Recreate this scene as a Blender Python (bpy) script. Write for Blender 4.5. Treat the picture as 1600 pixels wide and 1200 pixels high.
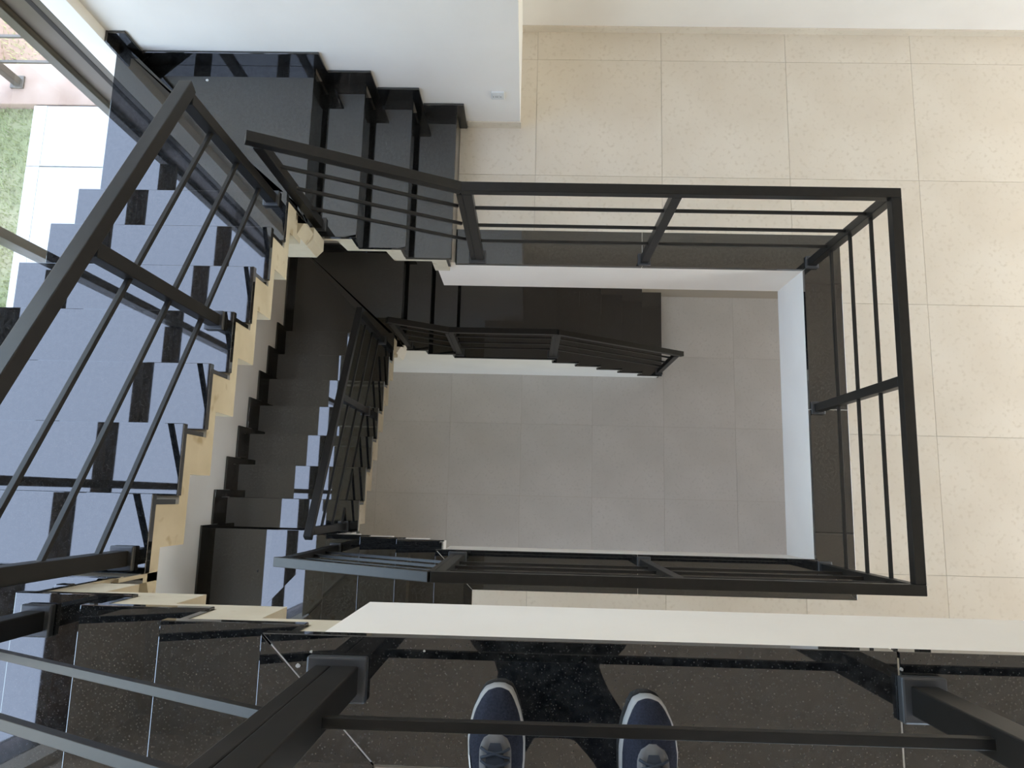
import bpy, bmesh, math, random
from mathutils import Vector, Matrix
random.seed(4)
sc = bpy.context.scene
for o in list(bpy.data.objects): bpy.data.objects.remove(o)

# ------------------------------------------------------------------ levels
ZO = 6.97                     # upper floor height above the lowest floor
h = 0.17                      # one riser
L2 = ZO; L1 = ZO - 18*h; L0 = 0.0
XL = -2.322                   # inner face of the window side wall
# ------------------------------------------------------------------ camera
cd = bpy.data.cameras.new('camera'); cam = bpy.data.objects.new('camera', cd)
sc.collection.objects.link(cam); sc.camera = cam
cd.sensor_fit = 'HORIZONTAL'; cd.sensor_width = 36; cd.lens = 36*1117.48/1600
cd.clip_start = 0.02
Rm = (Matrix.Rotation(0.0247, 3, 'Z') @ Matrix.Rotation(0.0191, 3, 'Y') @ Matrix.Rotation(0.1596, 3, 'X'))
cam.matrix_world = Matrix.Translation((0, 0, ZO + 1.3687)) @ Rm.to_4x4()
# ------------------------------------------------------------------ world
w = bpy.data.worlds.new('sky'); sc.world = w; w.use_nodes = True
nt = w.node_tree; nt.nodes.clear()
sky = nt.nodes.new('ShaderNodeTexSky'); sky.sky_type = 'NISHITA'; sky.sun_disc = False
sky.sun_elevation = math.radians(48); sky.sun_rotation = math.radians(100); sky.dust_density = 2.5; sky.air_density = 1.0; sky.ozone_density = 0.0
bg = nt.nodes.new('ShaderNodeBackground'); bg.inputs[1].default_value = 1.0
hz = nt.nodes.new('ShaderNodeMixRGB'); hz.blend_type = 'ADD'; hz.inputs[0].default_value = 1.0   # thin bright cloud veil over the blue
hz.inputs[2].default_value = (1.2, 1.0, .82, 1)
sv = nt.nodes.new('ShaderNodeMixRGB'); sv.blend_type = 'MULTIPLY'; sv.inputs[0].default_value = 1.0; sv.inputs[2].default_value = (1.5, 1.5, 1.5, 1)
wo = nt.nodes.new('ShaderNodeOutputWorld')
nt.links.new(sky.outputs[0], sv.inputs[1]); nt.links.new(sv.outputs[0], hz.inputs[1]); nt.links.new(hz.outputs[0], bg.inputs[0]); nt.links.new(bg.outputs[0], wo.inputs[0])
# ------------------------------------------------------------------ exposure
vs = sc.view_settings
vs.view_transform = 'Standard'; vs.look = 'None'; vs.gamma = 1.0; vs.use_curve_mapping = False
vs.exposure = 0.42
sc.cycles.max_bounces = 10; sc.cycles.diffuse_bounces = 6; sc.cycles.transparent_max_bounces = 16
sc.cycles.caustics_reflective = False; sc.cycles.caustics_refractive = False
sc.cycles.sample_clamp_indirect = 8
try:
    sc.cycles.use_denoising = True
except Exception:
    pass

def portal(name, loc, rot, sx, sy):
    l = bpy.data.lights.new(name, 'AREA'); l.shape = 'RECTANGLE'; l.size = sx; l.size_y = sy
    l.cycles.is_portal = True
    o = bpy.data.objects.new(name, l); o.location = loc; o.rotation_euler = rot
    sc.collection.objects.link(o); return o

# ------------------------------------------------------------------ materials
def mat(name, col, rough=0.6, spec=0.5, metal=0.0):
    m = bpy.data.materials.new(name); m.use_nodes = True
    p = m.node_tree.nodes['Principled BSDF']
    p.inputs['Base Color'].default_value = (*col, 1); p.inputs['Roughness'].default_value = rough
    p.inputs['Specular IOR Level'].default_value = spec; p.inputs['Metallic'].default_value = metal
    return m
def noisecol(m, c1, c2, scale, detail=4, lo=.4, hi=.6, rough=None, bump=0, coord='Object', stretch=None, extra=None, dots=False):
    n = m.node_tree; p = n.nodes['Principled BSDF']
    tc = n.nodes.new('ShaderNodeTexCoord')
    src = tc.outputs[coord]
    if stretch:
        mp = n.nodes.new('ShaderNodeMapping'); mp.inputs['Scale'].default_value = stretch
        n.links.new(src, mp.inputs[0]); src = mp.outputs[0]
    no = n.nodes.new('ShaderNodeTexNoise'); no.inputs['Scale'].default_value = scale; no.inputs['Detail'].default_value = detail
    n.links.new(src, no.inputs['Vector'])
    cr = n.nodes.new('ShaderNodeValToRGB')
    cr.color_ramp.elements[0].position = lo; cr.color_ramp.elements[1].position = hi
    cr.color_ramp.elements[0].color = (*c1, 1); cr.color_ramp.elements[1].color = (*c2, 1)
    n.links.new(no.outputs[0], cr.inputs[0])
    out = cr.outputs[0]
    if extra:                      # a second, finer layer of specks or blotches
        esc, ecol, elo, ehi = extra
        if dots:
            n2 = n.nodes.new('ShaderNodeTexVoronoi'); n2.inputs['Scale'].default_value = esc
        else:
            n2 = n.nodes.new('ShaderNodeTexNoise'); n2.inputs['Detail'].default_value = 1; n2.inputs['Scale'].default_value = esc
        n.links.new(tc.outputs[coord], n2.inputs['Vector'])
        c2r = n.nodes.new('ShaderNodeValToRGB'); c2r.color_ramp.elements[0].position = elo; c2r.color_ramp.elements[1].position = ehi
        c2r.color_ramp.elements[0].color = (1, 1, 1, 1) if dots else (0, 0, 0, 1); c2r.color_ramp.elements[1].color = (0, 0, 0, 1) if dots else (1, 1, 1, 1)
        n.links.new(n2.outputs[0], c2r.inputs[0])
        mx = n.nodes.new('ShaderNodeMixRGB'); n.links.new(c2r.outputs[0], mx.inputs[0])
        n.links.new(out, mx.inputs[1]); mx.inputs[2].default_value = (*ecol, 1); out = mx.outputs[0]
    n.links.new(out, p.inputs['Base Color'])
    if rough:
        mr = n.nodes.new('ShaderNodeMapRange'); mr.inputs[3].default_value = rough[0]; mr.inputs[4].default_value = rough[1]
        n.links.new(no.outputs[0], mr.inputs[0]); n.links.new(mr.outputs[0], p.inputs['Roughness'])
    if bump:
        b = n.nodes.new('ShaderNodeBump'); b.inputs['Strength'].default_value = bump; b.inputs['Distance'].default_value = 0.002
        n.links.new(no.outputs[0], b.inputs['Height']); n.links.new(b.outputs[0], p.inputs['Normal'])
    return m
M = {}
M['granite'] = noisecol(mat('black granite', (.02,.02,.02), .09, 1.0), (.004,.0044,.005), (.024,.0245,.0245), 55, 9, .38, .72,
                        rough=(.008,.035), extra=(190, (.05,.051,.05), .10, .32), dots=True)
M['metal'] = noisecol(mat('black painted steel', (.02,.02,.02), .42, .36), (.009,.0083,.0075), (.013,.012,.011), 30, 3, .3, .7)
M['plate'] = mat('dark grey steel plate', (.05,.052,.056), .35, .6)
M['white'] = noisecol(mat('white plaster', (.8,.8,.8), .75, .3), (.83,.79,.735), (.88,.845,.79), 2.2, 5, .3, .7)
M['concrete'] = noisecol(mat('raw cream render', (.6,.5,.35), .9, .2), (.52,.455,.34), (.65,.59,.47), 5, 7, .3, .7, bump=.4, extra=(14, (.42,.34,.22), .68, .80))
M['tile'] = noisecol(mat('beige porcelain tile', (.6,.55,.46), .38, .4), (.66,.585,.475), (.74,.675,.57), 1.7, 8, .3, .7, extra=(38, (.63,.555,.445), .56, .80), coord='Object')
M['tile_shaded'] = noisecol(mat('shaded porcelain tile', (.5,.48,.45), .34, .4), (.55,.52,.475), (.62,.585,.54), 1.7, 8, .3, .7, extra=(38, (.53,.50,.455), .56, .80))  # same tile as the floor above, its colour greyed for the shade down there
M['grout'] = mat('tile grout', (.46,.41,.34), .9, .2)
M['joint'] = mat('white joint filler', (.75,.74,.70), .8, .3)
M['bronze'] = noisecol(mat('bronze aluminium', (.2,.17,.13), .35, .5, .35), (.115,.095,.072), (.145,.122,.096), 3, 2, .3, .7)
M['rubber'] = mat('dark gasket', (.02,.015,.012), .7)
M['plastic'] = mat('white switch plastic', (.72,.72,.70), .35, .5)
M['slot'] = mat('dark switch slot', (.08,.08,.08), .5)
M['paving'] = noisecol(mat('pale concrete paving', (.4,.4,.38), .8, .2), (.52,.505,.475), (.58,.565,.535), 3, 6, .3, .7)
M['terracotta'] = noisecol(mat('pink terracotta ledge', (.25,.17,.13), .8, .2), (.33,.225,.165), (.42,.31,.24), 4, 6, .35, .65)
M['earth'] = noisecol(mat('dusty pink earth', (.3,.2,.15), .9, .1), (.26,.19,.15), (.34,.265,.21), 1.5, 6, .35, .65)
M['grass'] = noisecol(mat('grass blades', (.1,.14,.05), .7, .2), (.22,.27,.11), (.40,.37,.18), 1.6, 3, .35, .65)
M['soil'] = noisecol(mat('grassy soil', (.1,.1,.06), .95, .1), (.22,.24,.12), (.36,.33,.20), 2.5, 5, .35, .65)
def glassmat():
    m = bpy.data.materials.new('window glass'); m.use_nodes = True; n = m.node_tree; n.nodes.clear()
    o = n.nodes.new('ShaderNodeOutputMaterial'); mx = n.nodes.new('ShaderNodeMixShader')
    t = n.nodes.new('ShaderNodeBsdfTransparent'); t.inputs[0].default_value = (.90,.93,.93,1)
    g = n.nodes.new('ShaderNodeBsdfGlossy'); g.inputs['Roughness'].default_value = 0.0
    fr = n.nodes.new('ShaderNodeFresnel'); fr.inputs[0].default_value = 1.45
    ge = n.nodes.new('ShaderNodeNewGeometry'); mm = n.nodes.new('ShaderNodeMath'); mm.operation = 'SUBTRACT'; mm.use_clamp = True
    n.links.new(fr.outputs[0], mm.inputs[0]); n.links.new(ge.outputs['Backfacing'], mm.inputs[1])
    n.links.new(mm.outputs[0], mx.inputs[0]); n.links.new(t.outputs[0], mx.inputs[1]); n.links.new(g.outputs[0], mx.inputs[2])
    n.links.new(mx.outputs[0], o.inputs[0]); return m
M['glass'] = glassmat()
M['granite'].node_tree.nodes['Principled BSDF'].inputs['IOR'].default_value = 1.57

# ------------------------------------------------------------------ builders
COL = sc.collection
WL = {}                                      # world location of every built object
def tag(o, label=None, cat=None, group=None, kind=None):
    if label: o['label'] = label
    if cat: o['category'] = cat
    if group: o['group'] = group
    if kind: o['kind'] = kind
    return o
def empty(name, loc, label=None, cat=None, group=None, kind=None):
    o = bpy.data.objects.new(name, None); COL.objects.link(o); o.location = loc; o.empty_display_size = .1
    WL[o] = Vector(loc); return tag(o, label, cat, group, kind)
def build(name, verts, faces, m, parent=None, bevel=0, smooth=False, mats=None, fm=None):
    vs_ = [Vector(v) for v in verts]
    c = sum(vs_, Vector())/len(vs_)
    me = bpy.data.meshes.new(name); me.from_pydata([v - c for v in vs_], [], faces)
    bm = bmesh.new(); bm.from_mesh(me); bmesh.ops.recalc_face_normals(bm, faces=bm.faces); bm.to_mesh(me); bm.free()
    for mm in (mats or [m]): me.materials.append(M[mm] if isinstance(mm, str) else mm)
    if fm:
        for p, i in zip(me.polygons, fm): p.material_index = i
    if smooth:
        for p in me.polygons: p.use_smooth = True
    o = bpy.data.objects.new(name, me); COL.objects.link(o); WL[o] = c
    if parent is not None:
        o.parent = parent; o.location = c - WL[parent]
    else: o.location = c
    if bevel:
        b = o.modifiers.new('edge', 'BEVEL'); b.width = bevel; b.segments = 2; b.limit_method = 'ANGLE'; b.angle_limit = math.radians(40)
    return o
def boxes_data(bs):
    V, F = [], []
    for x0,x1,y0,y1,z0,z1 in bs:
        n = len(V)
        V += [(x0,y0,z0),(x1,y0,z0),(x1,y1,z0),(x0,y1,z0),(x0,y0,z1),(x1,y0,z1),(x1,y1,z1),(x0,y1,z1)]
        F += [tuple(n+i for i in f) for f in ((0,3,2,1),(4,5,6,7),(0,1,5,4),(1,2,6,5),(2,3,7,6),(3,0,4,7))]
    return V, F
def box(name, b, m, parent=None, bevel=0):
    V, F = boxes_data([b]); return build(name, V, F, m, parent, bevel)
def boxes(name, bs, m, parent=None, bevel=0):
    V, F = boxes_data(bs); return build(name, V, F, m, parent, bevel)
def prism(name, poly, a0, a1, m, parent=None, bevel=0, axis='Z'):
    n = len(poly)
    def P(u, v, a): return {'Z': (u, v, a), 'X': (a, u, v), 'Y': (u, a, v)}[axis]
    V = [P(u, v, a0) for u, v in poly] + [P(u, v, a1) for u, v in poly]
    F = [tuple(range(n))[::-1], tuple(range(n, 2*n))] + [(i, (i+1) % n, n+(i+1) % n, n+i) for i in range(n)]
    return build(name, V, F, m, parent, bevel)
def beam(name, p0, p1, wd, ht, m, parent=None, bevel=.002, up=(0,0,1), plumb=False):
    p0, p1 = Vector(p0), Vector(p1); d = (p1-p0).normalized(); up = Vector(up)
    s = d.cross(up).normalized(); u = up if plumb else s.cross(d).normalized()
    V = []
    for p in (p0, p1):
        for a, b in ((-1,-1),(1,-1),(1,1),(-1,1)): V.append(p + s*a*wd/2 + u*b*ht/2)
    F = [(0,3,2,1),(4,5,6,7),(0,1,5,4),(1,2,6,5),(2,3,7,6),(3,0,4,7)]
    return build(name, V, F, m, parent, bevel)
def tube(pts, r, n=6):
    V, F = [], []
    pts = [Vector(p) for p in pts]
    for i, p in enumerate(pts):
        d = (pts[min(i+1, len(pts)-1)] - pts[max(i-1, 0)]).normalized()
        a = d.orthogonal().normalized(); b = d.cross(a)
        if i and (V[-n] - pts[i-1]).dot(a) < 0: pass
        for k in range(n): V.append(p + (a*math.cos(2*math.pi*k/n) + b*math.sin(2*math.pi*k/n))*r)
    for i in range(len(pts)-1):
        for k in range(n): F.append((i*n+k, i*n+(k+1) % n, (i+1)*n+(k+1) % n, (i+1)*n+k))
    F += [tuple(range(n))[::-1], tuple(range(len(V)-n, len(V)))]
    return V, F

# ================================================================== SETTING
XR, YW1, YiB = 1.746, 1.491, -0.313         # well edges on the middle floor
BW = 0.2315
YN = -1.345                                  # wall behind the short top runs of stairs
XO = 6.6; YF = -4.2; CEIL = L2 + 2.5
YWL, YW2, XC = 2.442, 3.149, -0.09
XA0, T1, Yi2 = -0.4836, 0.2748, -0.256
XA0b, T1b = -0.5417, 0.2703
TK = 0.03                                    # granite thickness
def structure(o): o['kind'] = 'structure'; return o

# --- lowest floor
fl0 = structure(empty('floor_lower', (0, 0, 0)))
box('floor_bed', (-2.455, XO, YF, YW2, -.25, -.004), 'grout', fl0)
TL = 0.831
def tile_grid(parent, m, ox, oy, x0, x1, y0, y1, ztop, holes, gap=.0022, cut=None):
    i0 = math.floor((x0-ox)/TL); i1 = math.ceil((x1-ox)/TL); j0 = math.floor((y0-oy)/TL); j1 = math.ceil((y1-oy)/TL)
    for i in range(i0, i1):
        for j in range(j0, j1):
            a, b = max(x0, ox+i*TL), min(x1, ox+(i+1)*TL); c, d = max(y0, oy+j*TL), min(y1, oy+(j+1)*TL)
            if b-a < .01 or d-c < .01: continue
            a += gap/2; b -= gap/2; c += gap/2; d -= gap/2
            xs = sorted({a, b, *[v for hl in holes for v in hl[:2] if a < v < b]})
            ys = sorted({c, d, *[v for hl in holes for v in hl[2:] if c < v < d]})
            bs = []
            for p, q in zip(xs, xs[1:]):
                for r, s in zip(ys, ys[1:]):
                    mx, my = (p+q)/2, (r+s)/2
                    if any(hl[0] < mx < hl[1] and hl[2] < my < hl[3] for hl in holes): continue
                    bs.append((p, q, r, s, ztop-.012, ztop))
            if bs: boxes('tile', bs, m, parent)
tile_grid(fl0, 'tile_shaded', -.9048, .8701, -2.30, 3.4, -1.5, 2.44, 0.0, [(-2.4, 1.53, 1.45, 2.5)])
box('floor_screed', (3.402, XO, YF, YW2, -.012, 0), 'tile_shaded', fl0)
box('floor_screed', (-2.32, 3.4, YF, -1.504, -.012, 0), 'tile_shaded', fl0)

# --- middle floor: slab round the well, tiles, granite border
fl1 = structure(empty('floor_middle', (2.6, 1.0, L1)))
zs = L1 - .5225
boxes('slab', [(XR+.012, XO, YF, YW2, zs, L1-.013), (-.62, XR+.012, YW1+.012, YW2, zs, L1-.013),
               (-.505, XR+.012, YF, YiB-.012, zs, L1-.013)], 'white', fl1)
hole1 = (-9, XR+BW, YiB-BW, YW1+BW)
tile_grid(fl1, 'tile', .0167, 2.9361, -.488, XO, -1.6, YW2, L1, [hole1, (-9, XC, YWL, 9), (-9, -.323, -9, 0.5)])
box('floor_screed', (-.32, XO, YF, -1.604, L1-.012, L1), 'tile', fl1)
boxes('grout_bed', [(XR+BW, XO, YF, YW2, L1-.0135, L1-.004), (-.486, XR+BW, YW1+BW, YWL, L1-.0135, L1-.004),
                    (XC, XR+BW, YWL, YW2, L1-.0135, L1-.004), (-.32, XR+BW, YF, YiB-BW, L1-.0135, L1-.004)], 'grout', fl1)
G = .0035
def border(polys, ztop, parent):
    for p in polys: prism('border_slab', p, ztop-TK, ztop+.001, 'granite', parent, .0015)
g = G/2
border([
    [(-.488, YW1), (.715-g, YW1), (.715-g, YW1+BW), (-.488, YW1+BW)],
    [(.715+g, YW1), (XR-g, YW1), (XR+BW-g, YW1+BW), (.715+g, YW1+BW)],
    [(XR, YW1-g), (XR, .592+g), (XR+BW, .592+g), (XR+BW, YW1+BW-g)],
    [(XR, .592-g), (XR, YiB+g), (XR+BW, YiB-BW+g), (XR+BW, .592-g)],
    [(XR-g, YiB), (XR+BW-g, YiB-BW), (.68+g, YiB-BW), (.68+g, YiB)],
    [(.68-g, YiB), (.68-g, YiB-BW), (XA0b+BW+g, YiB-BW), (XA0b+g, YiB)],
    [(XA0b, YiB-g), (XA0b+BW, YiB-BW-g), (XA0b+BW, YN), (XA0b, YN)]], L1, fl1)
boxes('joint_filler', [(-.48, XR+BW-.01, YW1+.01, YW1+BW-.005, L1-.028, L1-.001), (XR+.01, XR+BW-.005, YiB-BW+.01, YW1+BW-.01, L1-.028, L1-.001),
                       (XA0b+.01, XR+BW-.01, YiB-BW+.005, YiB-.01, L1-.028, L1-.001)], 'joint', fl1)

# --- upper floor
fl2 = structure(empty('floor_upper', (1.5, -1.5, L2)))
boxes('slab', [(-.385, XO, YF, Yi2-.008, L2-.482, L2-.013)], 'white', fl2)
B2 = .221
border([
    [(XA0+g, Yi2), (.679-g, Yi2), (.679-g, Yi2-B2), (XA0+B2+g, Yi2-B2)],
    [(.679+g, Yi2), (1.9-g, Yi2), (1.9-g, Yi2-B2), (.679+g, Yi2-B2)],
    [(1.9+g, Yi2), (3.3, Yi2), (3.3, Yi2-B2), (1.9+g, Yi2-B2)],
    [(3.3+G, Yi2), (XO, Yi2), (XO, Yi2-B2), (3.3+G, Yi2-B2)],
    [(XA0, Yi2-g), (XA0+B2, Yi2-B2-g), (XA0+B2, YN), (XA0, YN)]], L2, fl2)
boxes('joint_filler', [(XA0+.02, XO, Yi2-B2+.005, Yi2-.012, L2-.028, L2-.001)], 'joint', fl2)
tile_grid(fl2, 'tile', -.5, -.48, XA0+B2+.002, 3.0, -2.2, Yi2-B2-.002, L2, [])
box('floor_screed', (XA0+B2, XO, YF, -2.203, L2-.012, L2), 'tile', fl2)
box('floor_screed', (3.002, XO, -2.203, Yi2-B2-.002, L2-.012, L2), 'tile', fl2)
box('grout_bed', (XA0+B2, 3.0, -2.2, Yi2-B2, L2-.0135, L2-.004), 'grout', fl2)

# --- walls
wf = structure(box('wall_far', (-2.62, XC, YWL, YW2+.2, -.25, CEIL), 'white'))
wf2 = structure(box('wall_recess', (XC, XO+.2, YW2, YW2+.2, -.25, CEIL), 'white'))
bb = structure(box('baseboard_far', (-.435, XC+.006, YWL-.008, YWL-.0005, L1, L1+.075), 'tile'))
bb2 = structure(box('baseboard_recess', (XC, XO, YW2-.008, YW2-.0005, L1, L1+.06), 'tile'))
WB, WT = L2-2.67, L2+1.75                    # window bottom and top
wl = structure(boxes('wall_window_side', [(-2.455, XL, YF, YWL, -.25, WB), (-2.455, XL, YF, -1.30, WB, WT),
          (-2.455, XL, YF, YWL, WT, CEIL), (-2.455, XL, 2.376, YWL, WB, WT)], 'white'))
wn = structure(boxes('wall_near', [(XL, XA0b-.12, YN-.13, YN, 0, CEIL), (XA0b-.25, XA0b-.12, YF, YN-.13, 0, CEIL)], 'white'))
def pierced(x0, x1, y0, y1, z0, z1, holes):
    out = []; zz = sorted({z0, z1, *[v for q in holes for v in q[2:]]})
    for c, d in zip(zz, zz[1:]):
        hs = sorted(q for q in holes if q[2] < (c+d)/2 < q[3]); y = y0
        for q in hs: out.append((x0, x1, y, q[0], c, d)); y = q[1]
        out.append((x0, x1, y, y1, c, d))
    return out
BWN = [(.4, 5.6, L2+.7, L2+2.2), (-.3, 2.7, .7, 2.5)]        # unseen windows added in the back wall to light the floors
wb = structure(boxes('wall_back', [(b[2], b[3], b[0], b[1], b[4], b[5]) for b in pierced(YF-.2, YF, -2.455, XO+.2, -.25, CEIL, BWN)], 'white'))
RW = [(-1.6, 2.8, L1+1.0, L1+2.4), (.2, 1.6, .9, 2.2)]      # windows in the right wall
wr = structure(boxes('wall_right', pierced(XO, XO+.2, YF, YW2, -.25, CEIL, RW), 'white'))
M['ceiling'] = noisecol(mat('off white ceiling', (.5,.5,.48), .85, .2), (.74,.71,.66), (.78,.75,.70), 2, 4, .3, .7)
ce = structure(box('ceiling', (-2.8, XO+.2, YF-.2, YW2+.2, CEIL, CEIL+.2), 'ceiling'))

# --- window beside the stairs
w1 = structure(empty('window_1', (-2.56, .5, WB)))
fx0, fx1 = -2.68, -2.457
box('jamb', (fx0, fx1, 2.3765, 2.43, WB-.35, WT), 'bronze', w1, .003)
box('gasket', (-2.53, -2.50, 2.3745, 2.378, WB-.3, WT), 'rubber', w1)
box('jamb_bead', (fx0-.03, fx0+.03, 2.338, 2.376, WB-.35, WT), 'bronze', w1, .003)
box('jamb', (fx0, fx1, -1.35, -1.30, WB-.35, WT), 'bronze', w1, .003)
YM = [1.212, 0.027]
for ym in YM: box('mullion', (-2.65, -2.56, ym-.025, ym+.025, WB-.35, WT), 'bronze', w1, .003)
box('head', (fx0, fx1, -1.35, 2.43, WT, WT+.05), 'bronze', w1)
box('bottom_rail', (fx0, -2.57, -1.30, 2.376, WB-.37, WB-.33), 'bronze', w1)
ZT = [L2-1.0, L2+.66]
ysp = [-1.30, YM[1], YM[0], 2.338]
for zt in ZT:
    for a, b in zip(ysp, ysp[1:]):
        box('transom', (-2.68, -2.56, a+.025, b-.025, zt-.015, zt+.015), 'bronze', w1, .002)
zsp = [WB-.33, ZT[0], ZT[1], WT]
for a, b in zip(ysp, ysp[1:]):
    for c, d in zip(zsp, zsp[1:]):
        box('pane', (-2.613, -2.607, a+.02, b-.02, c+.012, d-.012), 'glass', w1)
portal('window_portal', (-2.70, .55, L2-.45), (0, math.radians(-90), 0), 4.6, 3.75)

def wall_window(name, x0, x1, y0, y1, z0, z1, axis, nm, ntr):
    o = structure(empty(name, ((x0+x1)/2, (y0+y1)/2, z0)))
    m_, f = (x0+x1)/2 if axis == 'X' else (y0+y1)/2, .05
    u0, u1 = (y0, y1) if axis == 'X' else (x0, x1)
    def B(n, a, b, c, d, t, mm):
        box(n, (m_-t, m_+t, a, b, c, d) if axis == 'X' else (a, b, m_-t, m_+t, c, d), mm, o)
    B('jamb', u0, u0+f, z0, z1, .05, 'bronze'); B('jamb', u1-f, u1, z0, z1, .05, 'bronze')
    B('head', u0+f, u1-f, z1-f, z1, .05, 'bronze'); B('bottom_rail', u0+f, u1-f, z0, z0+f, .05, 'bronze')
    us = [u0+f+(u1-u0-2*f)*i/nm for i in range(nm+1)]; zz = [z0+f+(z1-z0-2*f)*i/ntr for i in range(ntr+1)]
    for u in us[1:-1]: B('mullion', u-.025, u+.025, z0+f, z1-f, .05, 'bronze')
    for z in zz[1:-1]:
        for a, b in zip(us, us[1:]): B('transom', a+.026, b-.026, z-.02, z+.02, .045, 'bronze')
    for a, b in zip(us, us[1:]):
        for c, d in zip(zz, zz[1:]): B('pane', a+.01, b-.01, c+.01, d-.01, .004, 'glass')
wall_window('window_2', XO, XO+.2, *RW[0], 'X', 2, 1)
wall_window('window_3', XO, XO+.2, *RW[1], 'X', 2, 1)
for i, q in enumerate(BWN): wall_window('window_%d' % (4+i), q[0], q[1], YF-.2, YF, q[2], q[3], 'Y', 2, 1)
for q in RW: portal('window_portal', (XO+.22, (q[0]+q[1])/2, (q[2]+q[3])/2), (0, math.radians(90), 0), q[3]-q[2], q[1]-q[0])
for q in BWN: portal('window_portal', ((q[0]+q[1])/2, YF-.22, (q[2]+q[3])/2), (math.radians(90), 0, 0), q[1]-q[0], q[3]-q[2])

# --- outside ground
gz = L1
og = structure(empty('ground_outside', (-3.2, 1, gz)))
box('earth', (-30, -4.6, -25, 25, gz-.5, gz-.06), 'earth', og)
box('earth', (-4.6, -2.46, -25, 2.86, gz-.5, gz-.06), 'soil', og)
box('earth', (-4.6, -2.46, 2.86, 25, gz-1.2, gz-.75), 'earth', og)
box('earth', (XO+.25, 40, -25, 25, -.6, -.1), 'earth', og)
box('earth', (-2.455, XO+.25, -25, YF-.25, -.6, -.1), 'earth', og)
ys = [-4.0, -2.9, -1.9, -.9, .11, 1.113, 2.116, 2.556]
for a, b in zip(ys, ys[1:]):
    box('paving_slab', (-3.297, -2.70, a+.005, b-.005, gz-.05, gz), 'paving', og)
    box('kerb_slab', (-3.39, -3.30, a+.003, b-.003, gz-.05, gz), 'paving', og)
box('ledge', (-6.5, -2.46, 2.562, 2.86, gz-.75, gz+.005), 'terracotta', og, .006)

# ================================================================== STAIRS
def stepline_y(Y0, T, k0, k1, zb, xin, root):
    """straight run going +Y: treads k0..k1, nosing of tread k at Y0+(k-6)*T; folded concrete plate below"""
    N = lambda k: Y0 + (k-6)*T
    for k in range(k0, k1+1):
        box('tread', (XL+.003, xin, N(k-1)-.005, N(k), zb-k*h-TK, zb-k*h), 'granite', root, .002)
    for k in range(k0-1, k1+1):
        box('riser', (XL+.003, xin-.004, N(k)-.035, N(k)-.018, zb-(k+1)*h, zb-k*h-TK), 'granite', root)
    top, bot = [], []
    for k in range(k0, k1+1):
        top += [(N(k-1)-.035, zb-k*h-TK), (N(k)-.035, zb-k*h-TK)]
    top.append((N(k1)-.035, zb-(k1+1)*h-TK))
    for k in range(k1, k0-1, -1):
        a = N(k)-.18 if k < k1 else N(k)-.16
        bot += [(a, zb-(k+1)*h-.095 if k == k1 else zb-k*h-.095), (N(k-1)-.18, zb-k*h-.095)]
    # tidy: bottom end at last riser
    bot[0] = (N(k1)-.035, zb-(k1+1)*h-.095); bot.insert(1, (N(k1)-.18, zb-(k1+1)*h-.095)); bot.insert(2, (N(k1)-.18, zb-k1*h-.095))
    prism('stair_plate', top+bot, XL+.004, xin-.006, 'concrete', root, 0, 'X')
def skirt_x(root, xs, ks, zb, y, end=True):
    """stepped skirting on a wall facing -Y: tread k spans xs[i]..xs[i+1], going down towards +X"""
    q, H = .055, .115
    for i, k in enumerate(ks):
        a, b, z, zn = xs[i], xs[i+1], zb-k*h, zb-(k+1)*h
        a2 = a+q+.002 if i else a
        prism('skirting', [(a2, z), (a2, z+H), (b+q, z+H), (b+q, zn+.001), (b+.002, zn+.001), (b+.002, z)], y-.016, y-.001, 'granite', root, .0025, 'Y')
def skirt_y(root, ys, ks, zb, x):
    q, H = .055, .115
    for i, k in enumerate(ks):
        a, b, z, zn = ys[i], ys[i+1], zb-k*h, zb-(k+1)*h
        a2 = a+q+.002 if i else a
        prism('skirting', [(a2, z), (a2, z+H), (b+q, z+H), (b+q, zn+.001), (b+.002, zn+.001), (b+.002, z)], x+.001, x+.016, 'granite', root, .0025, 'X')

def top_run(root, zb, xa, T, yi, pm, reach=.18):
    """treads 1..3 going -X from the floor edge, then the two winders 4 and 5"""
    X = lambda k: xa - k*T
    for k in (1, 2, 3):
        box('tread', (X(k), X(k-1)+.03, YN+.003, yi, zb-k*h-TK, zb-k*h), 'granite', root, .002)
    for k in (0, 1, 2):
        box('riser', (X(k)+.018, X(k)+.035, YN+.003, yi-.004, zb-(k+1)*h, zb-k*h-TK), 'granite', root)
    poly = [(X(0)+.035, zb-h-TK)]
    for k in (1, 2, 3):
        poly += [(X(k)+.035, zb-k*h-TK)] + ([(X(k)+.035, zb-(k+1)*h-TK)] if k < 3 else [])
    poly += [(X(3)+.035, zb-4*h-.095), (X(3)+.18, zb-4*h-.095), (X(3)+.18, zb-3*h-.095)]
    for k in (2, 1, 0):
        poly += [(X(k)+.18, zb-(k+1)*h-.095)] + ([(X(k)+.18, zb-k*h-.095)] if k > 0 else [])
    poly = [(min(px, X(0)+reach), pz) for px, pz in poly] + [(X(0)+reach, zb-.10)] + ([(X(0)+.035, zb-.10)] if reach > .04 else [])
    prism('stair_plate', poly, YN+.004, yi-.006, pm, root, 0, 'Y')
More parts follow.
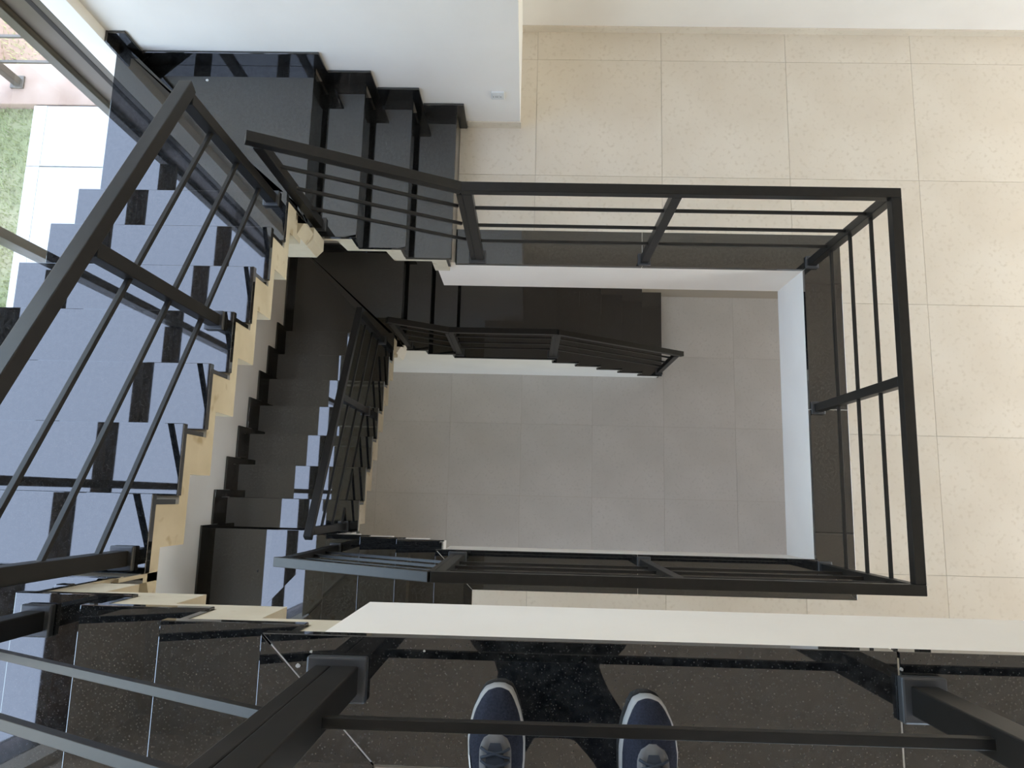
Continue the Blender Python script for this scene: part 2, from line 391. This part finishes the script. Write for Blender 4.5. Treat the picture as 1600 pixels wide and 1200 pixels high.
def winders_top(root, zb, cl, yi, d0, xin, ye, pm):
    # 4: beside the third tread; 5: towards the long run
    prism('tread', [(cl+.03, yi), (d0, yi), (XL+.003, YN+.003), (cl+.03, YN+.003)], zb-4*h-TK, zb-4*h, 'granite', root, .002)
    prism('tread', [(d0+.02, yi-.002), (xin, ye-.03 if ye-.03 > yi else yi-.001), (xin, ye), (XL+.003, ye), (XL+.003, YN+.03)], zb-5*h-TK, zb-5*h, 'granite', root, .002)
    box('riser', (cl+.018, cl+.035, YN+.003, yi-.004, zb-4*h, zb-3*h-TK), 'granite', root)
    a = Vector((d0+.03, yi-.004)); b = Vector((XL+.003, YN+.03)); d = (b-a).normalized(); n_ = Vector((d.y, -d.x))*.017
    if n_.x < 0: n_ = -n_
    prism('riser', [tuple(a), tuple(b), tuple(b+n_), tuple(a+n_)], zb-5*h, zb-4*h-TK, 'granite', root)
    prism('landing_plate', [(cl+.035, yi-.006), (d0+.04, yi-.006), (XL+.006, YN+.05), (XL+.006, YN+.004), (cl+.035, YN+.004)], zb-5*h-.10, zb-4*h-TK-.0005, pm, root)
    prism('landing_plate', [(d0+.055, yi-.006), (xin-.006, yi-.006), (xin-.006, ye-.035), (XL+.006, ye-.035), (XL+.006, YN+.07)], zb-6*h-.095, zb-5*h-TK-.0005, pm, root)
def winders_far(root, zb, yk12, xin, x14, tip, outer, inner_y, pm, front):
    # 13 on the window side, 14 on the far wall side, parted by a diagonal riser
    yw = YWL-.003
    prism('tread', [(XL+.003, yk12-.03), (xin, yk12-.03), (xin, yk12-.005), tip, (outer, yw), (XL+.003, yw)], zb-13*h-TK, zb-13*h, 'granite', root, .002)
    t = Vector(tip); o = Vector((outer, yw)); d = (o-t).normalized()
    n_ = Vector((-d.y, d.x))
    if n_.x < 0: n_ = -n_          # towards the far wall side
    a, b = t-n_*.035+d*.10, o-n_*.035
    prism('riser', [tuple(a), tuple(b), tuple(b+n_*.017), tuple(a+n_*.017)], zb-14*h, zb-13*h-TK, 'granite', root)
    s = (x14-tip[0])/(outer-tip[0]); yd = tip[1]+(outer-tip[0])*0 + (yw-tip[1])*s
    i = o-n_*.03
    prism('tread', [(x14, max(inner_y, yd-.03)), (x14, yw), (i.x, yw), (t.x-.06, t.y+.02) if x14 > t.x else (x14-.02, yd-.01)], zb-14*h-TK, zb-14*h, 'granite', root, .002)
    tx_, ty_ = tip[0]-.008, tip[1]-.004
    prism('landing_plate', [(XL+.004, yk12-.15), (xin-.006, yk12-.15), (tx_, ty_), (tx_-.03, ty_+.05), (outer-.05, yw), (XL+.004, yw)], zb-14*h-TK, zb-13*h-TK-.0005, pm, root)
    prism('landing_plate', [(XL+.004, yk12-.15), (xin-.006, yk12-.15), (tx_, front), (tx_, max(front, inner_y)+.001), (x14-.035, max(front, inner_y)+.001), (x14-.035, yw), (XL+.004, yw)], zb-15*h-.06, zb-14*h-TK-.0005, pm, root)

# ---- upper staircase
S1 = empty('staircase', (-1.8, .6, L1), 'black granite staircase turning down from the upper floor past the tall window', 'staircase')
Yi, XI, YE, T2 = -0.2685, -1.243, -0.0136, 0.2541
top_run(S1, L2, XA0, T1, Yi, 'concrete')
winders_top(S1, L2, XA0-3*T1, Yi, -1.315, XI, YE-T2, 'concrete')
stepline_y(YE, T2, 6, 12, L2, XI, S1)
XF, T3, YI4 = -1.2668, 0.2568, 1.465
winders_far(S1, L2, YE+6*T2, XI, XF, (-1.205, 1.43), -2.283, YI4, 'concrete', 1.40)
for k in (15, 16, 17):
    a, b = XF+(k-15)*T3, XF+(k-14)*T3
    box('tread', (a-.03, b, YI4, YWL-.003, L2-k*h-TK, L2-k*h), 'granite', S1, .002)
for k in (14, 15, 16, 17):
    b = XF+(k-14)*T3
    box('riser', (b-.035, b-.018, YI4+.004 if k > 14 else 1.50, YWL-.003, L2-(k+1)*h, L2-k*h-TK), 'granite', S1)
pl = []
for k in (15, 16, 17):
    a, b = XF+(k-15)*T3-.035, XF+(k-14)*T3-.035
    pl += [(a, L2-k*h-TK), (b, L2-k*h-TK)]
pl += [(XF+3*T3-.035, L2-18*h-.09), (XF+3*T3-.13, L2-18*h-.09)]
for k in (17, 16, 15):
    pl += [(XF+(k-14)*T3-.13, L2-k*h-.075), (XF+(k-15)*T3-.11, L2-k*h-.075)]
prism('stair_plate', pl, YI4+.006, YWL-.004, 'concrete', S1, 0, 'Y')
skirt_x(S1, [-2.21, XF, XF+T3, XF+2*T3, XF+3*T3], [14, 15, 16, 17], L2, YWL)
prism('skirting', [(XL+.017, L2-13*h), (XL+.017, L2-13*h+.115), (-2.215, L2-13*h+.115), (-2.215, L2-14*h), (-2.285, L2-14*h), (-2.285, L2-13*h)], YWL-.016, YWL-.001, 'granite', S1, .0025, 'Y')
box('skirting', (XL+.001, XL+.016, 2.376, YWL-.001, L2-13*h, L2-13*h+.115), 'granite', S1, .0025)

# ---- lower staircase
S2 = empty('staircase', (-1.2, 1.9, L0), 'black granite staircase turning down from the beige floor to the grey floor', 'staircase')
YEb, T2b, XIb = -0.0405, 0.2558, -1.258
YiS = -.268
top_run(S2, L1, XA0b, T1b, YiS, 'white', .036)
winders_top(S2, L1, XA0b-3*T1b, YiS, -1.325, XIb, YiS+.004, 'white')
stepline_y(YEb, T2b, 6, 12, L1, XIb, S2)
XG, T4, YG = -1.2601, 0.2554, 1.4405
winders_far(S2, L1, YEb+6*T2b, XIb, XG, (-1.21, 1.42), -2.28, YG, 'white', 1.46)
NX = [XG, XG+T4, XG+2*T4, .278, .5318, .7837, 1.0356, 1.2875, 1.5394]
for i, k in enumerate(range(15, 23)):
    box('tread', (NX[i]-.03, NX[i+1], YG, YWL-.003, L1-k*h-TK, L1-k*h), 'granite', S2, .002)
for i, k in enumerate(range(14, 23)):
    box('riser', (NX[i]-.035, NX[i]-.018, YG+.006, YWL-.003, L1-(k+1)*h, L1-k*h-TK), 'granite', S2)
pl = [(-1.62, 0.0), (-1.62, L1-15*h-TK-.14)]
for i, k in enumerate(range(15, 23)):
    pl += [(NX[i]-.035 if i else -1.3, L1-k*h-TK-(.0 if i else .0)), (NX[i+1]-.035, L1-k*h-TK)]
pl += [(NX[8]-.035, 0.0)]
prism('stair_base', pl, YG+.010, YWL-.004, 'white', S2, 0, 'Y')
Nb = lambda k: YEb+(k-6)*T2b
skirt_y(S2, [YN+.02]+[Nb(k) for k in range(5, 13)], list(range(5, 13)), L1, XL)
box('skirting', (XL+.001, XL+.016, Nb(12)+.057, YWL-.017, L1-13*h, L1-13*h+.115), 'granite', S2, .0025)
skirt_x(S2, [-2.21, XG]+NX[1:3], [14, 15, 16], L1, YWL)
box('skirting', (NX[2]+.057, NX[3]+.055, YWL-.016, YWL-.001, L1-17*h, L1-17*h+.115), 'granite', S2, .0025)

# ================================================================== RAILINGS
RS = .05
def post(root, x, y, zf, zt, wx=.05, wy=.05, plate=True):
    xr = x+wx/2 if wx < .06 else x+wx/2
    p = box('post', (x-wx/2 if wx < .06 else xr-.05, xr, y-wy/2, y+wy/2, zf+.004, zt), 'metal', root, .003)
    if wx > .06: box('side_bar', (x-wx/2, xr-.0505, y-wy/2, y+wy/2, zf+.004, zt), 'metal', p, .003)
    if plate: box('base_plate', (x-wx/2-.015, x+wx/2+.015, y-wy/2-.015, y+wy/2+.015, zf+.0012, zf+.022), 'plate', p, .004)
    return p
BARS = (.27, .515, .765)                     # bar distance below the handrail top
def run(root, p0, p1, e0=0, e1=0, wd=RS, ht=.05, b0=.025, b1=.025, bars=BARS):
    """handrail with its top along p0-p1 and three bars parallel below it"""
    p0, p1 = Vector(p0), Vector(p1); d = (p1-p0).normalized()
    off = Vector((0, 0, -ht/2))
    beam('handrail', p0+off-d*e0, p1+off+d*e1, wd, ht, 'metal', root, .003)
    for b in bars:
        beam('bar', p0-Vector((0,0,b))+d*b0, p1-Vector((0,0,b))-d*b1, .016, .016, 'metal', root, .001)
RT = L1+1.067
# -- middle floor railing
R1 = empty('railing', (.7, .6, L1), 'black metal railing framing the rectangular opening in the beige floor', 'railing')
XRr, YRt, YRb = 1.791, 1.535, -0.363
run(R1, (-.36, YRt, RT), (XRr, YRt, RT), 0, .025, b0=.04)
run(R1, (XRr, YRt, RT), (XRr, YRb, RT), -.025, -.025)
run(R1, (XRr, YRb, RT), (-.43, YRb, RT), .025, 0, b1=.04)
run(R1, (-.36, YRt, RT), (-1.245, YRt, L2-1.515), 0, .02, b0=.04)
run(R1, (-.43, YRb, RT), (-1.30, YRb, L2-2.50), 0, .03, b0=.04)
for x, y in ((.727, YRt), (XRr, YRt), (XRr, .60), (XRr, YRb), (.715, YRb)): post(R1, x, y, L1, RT-.05)
post(R1, -.345, YRt, L1, RT-.052, .08); post(R1, -.405, YRb, L1, RT-.052, .08)
post(R1, -1.225, YRt, L2-15*h, L2-1.515-.07); post(R1, -1.28, YRb, L1-3*h, L2-2.50-.06)
# -- upper flight railing
R2 = empty('railing', (-1.293, .6, L2-9*h), 'black metal handrail sloping beside the blue-lit steps along the window', 'railing')
def zr(y): return L2-1.083+(1.51-y)*.60
run(R2, (-1.318, 1.49, zr(1.49)), (-1.318, -.25, zr(-.25)), .03, .03, bars=(.285, .55, .815))
for y, k in ((1.468, 12), (.706, 9), (-.224, 6)): post(R2, -1.318, y, L2-k*h, zr(y)-.055)
# -- upper floor railing
R3 = empty('railing', (.7, -.335, L2), 'black metal railing standing on the upper floor edge in front of the sneakers', 'railing')
RT2 = L2+1.067
B3 = (.32, .57, .825)
run(R3, (-.345, -.335, RT2), (3.9, -.335, RT2), 0, 0, b0=.04, bars=B3)
run(R3, (-.345, -.335, RT2), (-1.27, -.335, RT2-.475), 0, .03, b0=.04, bars=B3)
post(R3, -.335, -.330, L2, RT2-.052, .08)
for x in (.713, 1.77, 2.83, 3.87): post(R3, x, -.335, L2, RT2-.05)
post(R3, -1.236, -.335, L2-3*h, RT2-.46-.055)
# -- lower flight railing
R4 = empty('railing', (-1.31, .6, L1-9*h), 'black metal handrail beside the steep lower flight with white patches of light', 'railing')
def zr4(y): return L1-1.10+(1.47-y)*.565
run(R4, (-1.365, 1.45, zr4(1.45)), (-1.365, -.26, zr4(-.26)), .03, .02, bars=(.285, .55, .815))
for y, k in ((1.42, 12), (.70, 9), (-.235, 6)): post(R4, -1.365, y, L1-k*h, zr4(y)-.055)
# -- lowest railing
R5 = empty('railing', (.2, 1.5, L0), 'black metal railing down the last dark steps to the grey floor', 'railing')
yr5 = 1.495
za, zb_, zc = L1-17*h+1.03, L1-14*h+1.0, L0+h+1.04
run(R5, (-.73, yr5, za), (-1.215, yr5, zb_-.15), 0, .02); run(R5, (-.73, yr5, za), (.255, yr5, za)); run(R5, (.255, yr5, za), (1.535, yr5, zc), 0, .03)
post(R5, -1.20, yr5, L1-15*h, zb_-.22); post(R5, -.73, yr5, L1-17*h, za-.052, .08); post(R5, .248, yr5, L1-17*h, za-.052, .08); post(R5, 1.505, yr5, L0+h, zc-.06)
# -- outside railing
R6 = empty('railing', (-3.5, 2.717, gz), 'brown metal railing on the pink ledge outside the window', 'railing')
pr_ = box('post', (-3.545, -3.495, 2.692, 2.742, gz+.005, gz+1.05), 'bronze', R6, .003); box('base_plate', (-3.565, -3.475, 2.672, 2.762, gz+.005, gz+.02), 'bronze', pr_, .003)
box('handrail', (-6.2, -2.75, 2.692, 2.742, gz+1.05, gz+1.10), 'bronze', R6, .003)
for z in (.245, .505, .77): box('bar', (-6.2, -2.75, 2.709, 2.725, gz+z-.008, gz+z+.008), 'bronze', R6)
pr_ = box('post', (-5.045, -4.995, 2.692, 2.742, gz+.005, gz+1.05), 'bronze', R6, .003)

# ================================================================== WALL SWITCH
sw = empty('wall_outlet', (-.2235, YWL, L2-2.667), 'small white socket plate on the white wall near its corner', 'socket')
box('plate', (-.264, -.184, YWL-.012, YWL-.001, L2-2.712, L2-2.632), 'plastic', sw, .004)
for x in (-.245, -.224, -.203):
    b_ = box('button', (x-.0085, x+.0085, YWL-.015, YWL-.012, L2-2.690, L2-2.654), 'plastic', sw, .0015)
for x in (-.25, -.236, -.226, -.205): box('slot', (x-.0015, x+.0015, YWL-.0158, YWL-.0148, L2-2.680, L2-2.668), 'slot', sw)

# ================================================================== PERSON (only the sneakers are in view)
M['navy'] = noisecol(mat('navy mesh fabric', (.02,.025,.045), .85, .3), (.012,.015,.028), (.022,.027,.046), 260, 2, .35, .65, bump=.5)
M['sole'] = mat('pale grey midsole', (.40,.40,.40), .6, .4)
M['tongue'] = noisecol(mat('grey lace panel', (.12,.12,.13), .7, .3), (.13,.13,.135), (.19,.19,.195), 40, 2, .35, .65)
M['lace'] = mat('slate blue laces', (.045,.055,.075), .8, .2)
M['stripe'] = mat('white side stripe', (.75,.75,.75), .5, .4)
M['trouser'] = mat('dark blue trousers', (.02,.025,.04), .9, .2)
M['shirt'] = mat('charcoal shirt', (.035,.035,.038), .9, .2)
M['skin'] = mat('skin', (.42,.26,.18), .6, .4)
M['hair'] = mat('dark hair', (.015,.012,.01), .7, .3)
def skinmesh(name, verts, edges, radii, sub, mats, fsel, parent):
    me = bpy.data.meshes.new(name+'_cage'); bm = bmesh.new(); lay = bm.verts.layers.skin.verify(); vs2 = [bm.verts.new(v) for v in verts]
    for a, b in edges: bm.edges.new((vs2[a], vs2[b]))
    for v, r in zip(vs2, radii): v[lay].radius = (r, r) if not isinstance(r, tuple) else r
    vs2[0][lay].use_root = True
    bm.to_mesh(me); bm.free()
    o = bpy.data.objects.new(name+'_cage', me); COL.objects.link(o)
    o.modifiers.new('skin', 'SKIN'); s = o.modifiers.new('sub', 'SUBSURF'); s.levels = sub
    dg = bpy.context.evaluated_depsgraph_get(); ev = o.evaluated_get(dg); m2 = bpy.data.meshes.new_from_object(ev)
    V = [v.co.copy() for v in m2.vertices]; F = [tuple(p.vertices) for p in m2.polygons]
    bpy.data.objects.remove(o); bpy.data.meshes.remove(me); 
    cen = [sum((V[i] for i in f), Vector())/len(f) for f in F]
    bpy.data.meshes.remove(m2)
    return build(name, V, F, None, parent, 0, True, mats, [fsel(c) for c in cen])
PB = empty('person', (.09, -.5, L2), 'person at the railing, seen only by the tips of two navy sneakers', 'person')
sx = (-.040, .222); ty = (-.330, -.341)
V = [(.09,-.58,.95),(.09,-.57,1.15),(.09,-.56,1.33),(.09,-.56,1.47),(.09,-.50,1.62),(.09,-.47,1.73)]
V = [(x,y,z+L2) for x,y,z in V]
R_ = [(.16,.11),(.14,.10),(.17,.11),(.06,.06),(.085,.095),(.07,.08)]
Eg = [(0,1),(1,2),(2,3),(3,4),(4,5)]
for s, x, t in ((-1, sx[0], ty[0]), (1, sx[1], ty[1])):
    n = len(V)
    V += [(.09+s*.10,-.60,.88+L2),(x+s*.01,-.60,.50+L2),(x,t-.235,.12+L2),(x,t-.225,.085+L2)]; R_ += [.095,.062,.045,.042]
    Eg += [(0,n),(n,n+1),(n+1,n+2),(n+2,n+3)]
    n = len(V)
    V += [(.09+s*.19,-.55,1.38+L2),(.09+s*.25,-.46,1.22+L2),(.05+s*.12,-.22,1.43+L2),(.02+s*.085,-.14,1.46+L2)]; R_ += [.06,.045,.032,(.036,.022)]
    Eg += [(2,n),(n,n+1),(n+1,n+2),(n+2,n+3)]
    hb = Vector(V[-1])
    for q, (dx, ln) in enumerate(((-.028,.05),(-.01,.06),(.008,.058),(.026,.045))):
        m_ = len(V); V += [tuple(hb+Vector((dx*s,.035,.012))), tuple(hb+Vector((dx*s-.02*s,.035+ln,.02))), tuple(hb+Vector((dx*s-.05*s,.03+ln,.03)))]
        R_ += [.009,.008,.007]; Eg += [(m_-1-3*q if False else n+3, m_),(m_,m_+1),(m_+1,m_+2)]
    m_ = len(V); V += [tuple(hb+Vector((-.03*s,.0,.02))), tuple(hb+Vector((-.05*s,.03,.03)))]; R_ += [.010,.008]; Eg += [(n+3,m_),(m_,m_+1)]
def bodymat(c):
    z = c.z-L2
    if z > 1.49 and c.y < -.33: return 2
    if c.y > -.22 and z > 1.2: return 2
    return 0 if z < .98 else 1
body = skinmesh('body', V, Eg, R_, 2, ['trouser','shirt','skin'], bodymat, PB)
# hair cap
Vh, Fh = [], []
for i in range(7):
    th = math.pi*.5*i/6*1.1
    for j in range(14):
        ph = 2*math.pi*j/14
        Vh.append((.09+.098*math.sin(th)*math.cos(ph), -.495+.108*math.sin(th)*math.sin(ph)-.012, L2+1.70+.125*math.cos(th)))
for i in range(6):
    for j in range(14): Fh.append((i*14+j, i*14+(j+1)%14, (i+1)*14+(j+1)%14, (i+1)*14+j))
build('hair', Vh, Fh, 'hair', PB, 0, True)

ST = [(.000,.008,.030,.0),(.006,.021,.039,.001),(.018,.029,.047,.002),(.040,.039,.056,.003),(.065,.045,.063,.003),(.090,.048,.071,.003),(.120,.047,.084,.002),
      (.150,.043,.097,.0),(.180,.039,.106,-.001),(.215,.037,.108,-.001),(.250,.036,.104,0),(.275,.030,.098,0),(.288,.016,.085,0)]   # from toe: half width, height, drift
def lerp_st(d):
    for a, b in zip(ST, ST[1:]):
        if a[0] <= d <= b[0]:
            t = (d-a[0])/(b[0]-a[0]); return tuple(a[i]+(b[i]-a[i])*t for i in (1,2,3))
    return ST[-1][1:]
def shoe(x0, ytoe, s):
    def pt(d, ang, off=0.0):       # ang from -pi/2 .. pi/2 over the top
        hw, ht, dr = lerp_st(max(0, min(.288, d)))
        sx_ = math.copysign(abs(math.sin(ang))**.75, math.sin(ang)); cz = abs(math.cos(ang))**.8
        return Vector((x0+s*dr+(hw+off)*sx_, ytoe-d, L2+.020+(ht-.020+off)*cz))
    n = 17; V, F = [], []
    ds = [ST[0][0]]+[ST[0][0]+.288*(i/30)**1.15 for i in range(1, 31)]
    for d in ds:
        for j in range(n): V.append(pt(d, -math.pi/2+math.pi*j/(n-1)))
    for i in range(len(ds)-1):
        for j in range(n-1): F.append((i*n+j, i*n+j+1, (i+1)*n+j+1, (i+1)*n+j))
    F += [tuple(range(n)), tuple(range(len(V)-n, len(V)))[::-1]]
    sh = build('sneaker', V, F, 'navy', PB, 0, True)
    # midsole: outline a little wider than the upper
    ol = []
    dd = [.288*(i/40)**1.7 if i < 34 else .2187+.0693*(i-33)/7 for i in range(41)]
    for sg in (1, -1):
        for d in (dd if sg == 1 else dd[::-1]):
            hw, ht, dr = lerp_st(d); ol.append((x0+s*dr+sg*(hw*(.0 if d == 0 else 1)+.0032*min(1, .2+d/.01)), ytoe-d+.0025*max(0, 1-d/.03)))
    V, F = [], []
    rings = [(.0015, .94), (.006, .99), (.016, 1.0), (.027, .985), (.031, .95)]
    cx = sum(p[0] for p in ol)/len(ol); cy = sum(p[1] for p in ol)/len(ol)
    for z, k in rings:
        for px, py in ol: V.append((x0+(px-x0)*k, cy+(py-cy)*(1-(1-k)*.4), L2+z))
    m = len(ol)
    for i in range(len(rings)-1):
        for j in range(m): F.append((i*m+j, i*m+(j+1) % m, (i+1)*m+(j+1) % m, (i+1)*m+j))
    F += [tuple(range(m))[::-1], tuple(range(len(V)-m, len(V)))]
    build('midsole', V, F, 'sole', sh, 0, True)
    # lace panel with rounded front
    V, F = [], []; rows = 14
    for i in range(rows):
        d = .066+.112*i/(rows-1)
        wdt = .50*min(1, math.sqrt(max(0.02, 1-(1-min(1, i/4))**2)))
        for j in range(9): V.append(pt(d, wdt*(-1+2*j/8), .0045 if 0 < j < 8 and i else .0))
    for i in range(rows-1):
        for j in range(8): F.append((i*9+j, i*9+j+1, (i+1)*9+j+1, (i+1)*9+j))
    build('lace_panel', V, F, 'tongue', sh, 0, True)
    # tongue slit and laces
    V, F = [], []
    for i in range(8):
        d = .080+.09*i/7; wdt = .20*min(1, .45+i/3)
        for j in range(5): V.append(pt(d, wdt*(-1+2*j/4), .0062))
    for i in range(7):
        for j in range(4): F.append((i*5+j, i*5+j+1, (i+1)*5+j+1, (i+1)*5+j))
    build('tongue', V, F, 'lace', sh, 0, True)
    for i in range(5):
        d = .088+.018*i
        for a in (1, -1):
            Vt, Ft = tube([pt(d+.0, -.36*a, .006), pt(d+.004, -.15*a, .0095), pt(d+.010, .15*a, .0095), pt(d+.014, .36*a, .006)], .0024, 6)
            build('lace', Vt, Ft, 'lace', sh, 0, True)
    # pale stripe on the outer side
    V, F = [], []
    for i in range(7):
        d = .108+.10*i/6; a = -s*(1.0+.0*i) if s < 0 else s*1.0
        for j in range(3): V.append(pt(d, (-1 if s < 0 else 1)*(1.22-.09*i+(.16-.015*i)*(j-1)), .0022))
    for i in range(6):
        for j in range(2): F.append((i*3+j, i*3+j+1, (i+1)*3+j+1, (i+1)*3+j))
    build('side_stripe', V, F, 'stripe', sh, 0, True)
    return sh
shoe(sx[0], ty[0], -1); shoe(sx[1], ty[1], 1)

# ================================================================== SMALL THINGS
M['plaster'] = mat('dusty plaster', (.5,.49,.46), .9, .2)
def chip(x, y, z, r, label, m='plaster', stretch=1):
    V = [(x+r*stretch*math.cos(a)*random.uniform(.6, 1), y+r*math.sin(a)*random.uniform(.6, 1), z+.0008) for a in [2*math.pi*i/7 for i in range(7)]]
    V2 = [(v[0], v[1], z+.0008+r*.4) for v in V]
    F = [tuple(range(7))[::-1], tuple(range(7, 14))]+[(i, (i+1) % 7, 7+(i+1) % 7, 7+i) for i in range(7)]
    return tag(build('paint_chip', V+V2, F, m), label, 'paint chip')
chip(-1.88, 2.33, L2-14*h, .011, 'white paint chip on the black landing under the far wall', 'stripe')
chip(-.388, -.286, L2, .0035, 'pale plaster crumb on black stone just above the left base plate, near the edge')
chip(-.410, -.311, L2, .0045, 'pale plaster crumb on black stone left of the left base plate', stretch=1.3)
chip(-.180, -.279, L2, .003, 'small pale plaster crumb on the black stone right of the left base plate')
chip(.683, -.286, L2, .004, 'pale plaster crumb beside the white joint at the right base plate')
chip(-1.925, -.562, L1-5*h, .012, 'thin dark sliver lying on the bright corner step of the lower stairs', 'lace', .35)
# grass strip outside: one blade mass
V, F = [], []
for i in range(26000):
    x = random.uniform(-4.5, -3.40); y = random.uniform(-1.2, 2.55)
    if random.random() < .35 and x > -3.5: continue
    a = random.uniform(0, 6.28); l = random.uniform(.012, .032); wd = .003; dx, dy = math.cos(a), math.sin(a); z = gz-.058
    n = len(V); V += [(x-dy*wd, y+dx*wd, z), (x+dy*wd, y-dx*wd, z), (x+dx*l*.8, y+dy*l*.8, z+l)]; F.append((n, n+1, n+2))
for i in range(4000):
    x = random.uniform(-4.3, -2.9); y = random.uniform(2.9, 4.2)
    if math.sin(3*x)+math.sin(4*y) < .4: continue
    a = random.uniform(0, 6.28); l = random.uniform(.015, .04); wd = .003; dx, dy = math.cos(a), math.sin(a); z = gz-.748
    n = len(V); V += [(x-dy*wd, y+dx*wd, z), (x+dy*wd, y-dx*wd, z), (x+dx*l*.8, y+dy*l*.8, z+l)]; F.append((n, n+1, n+2))
tag(build('grass', V, F, 'grass'), 'patchy green grass beyond the pale paving outside the window', 'grass', kind='stuff')
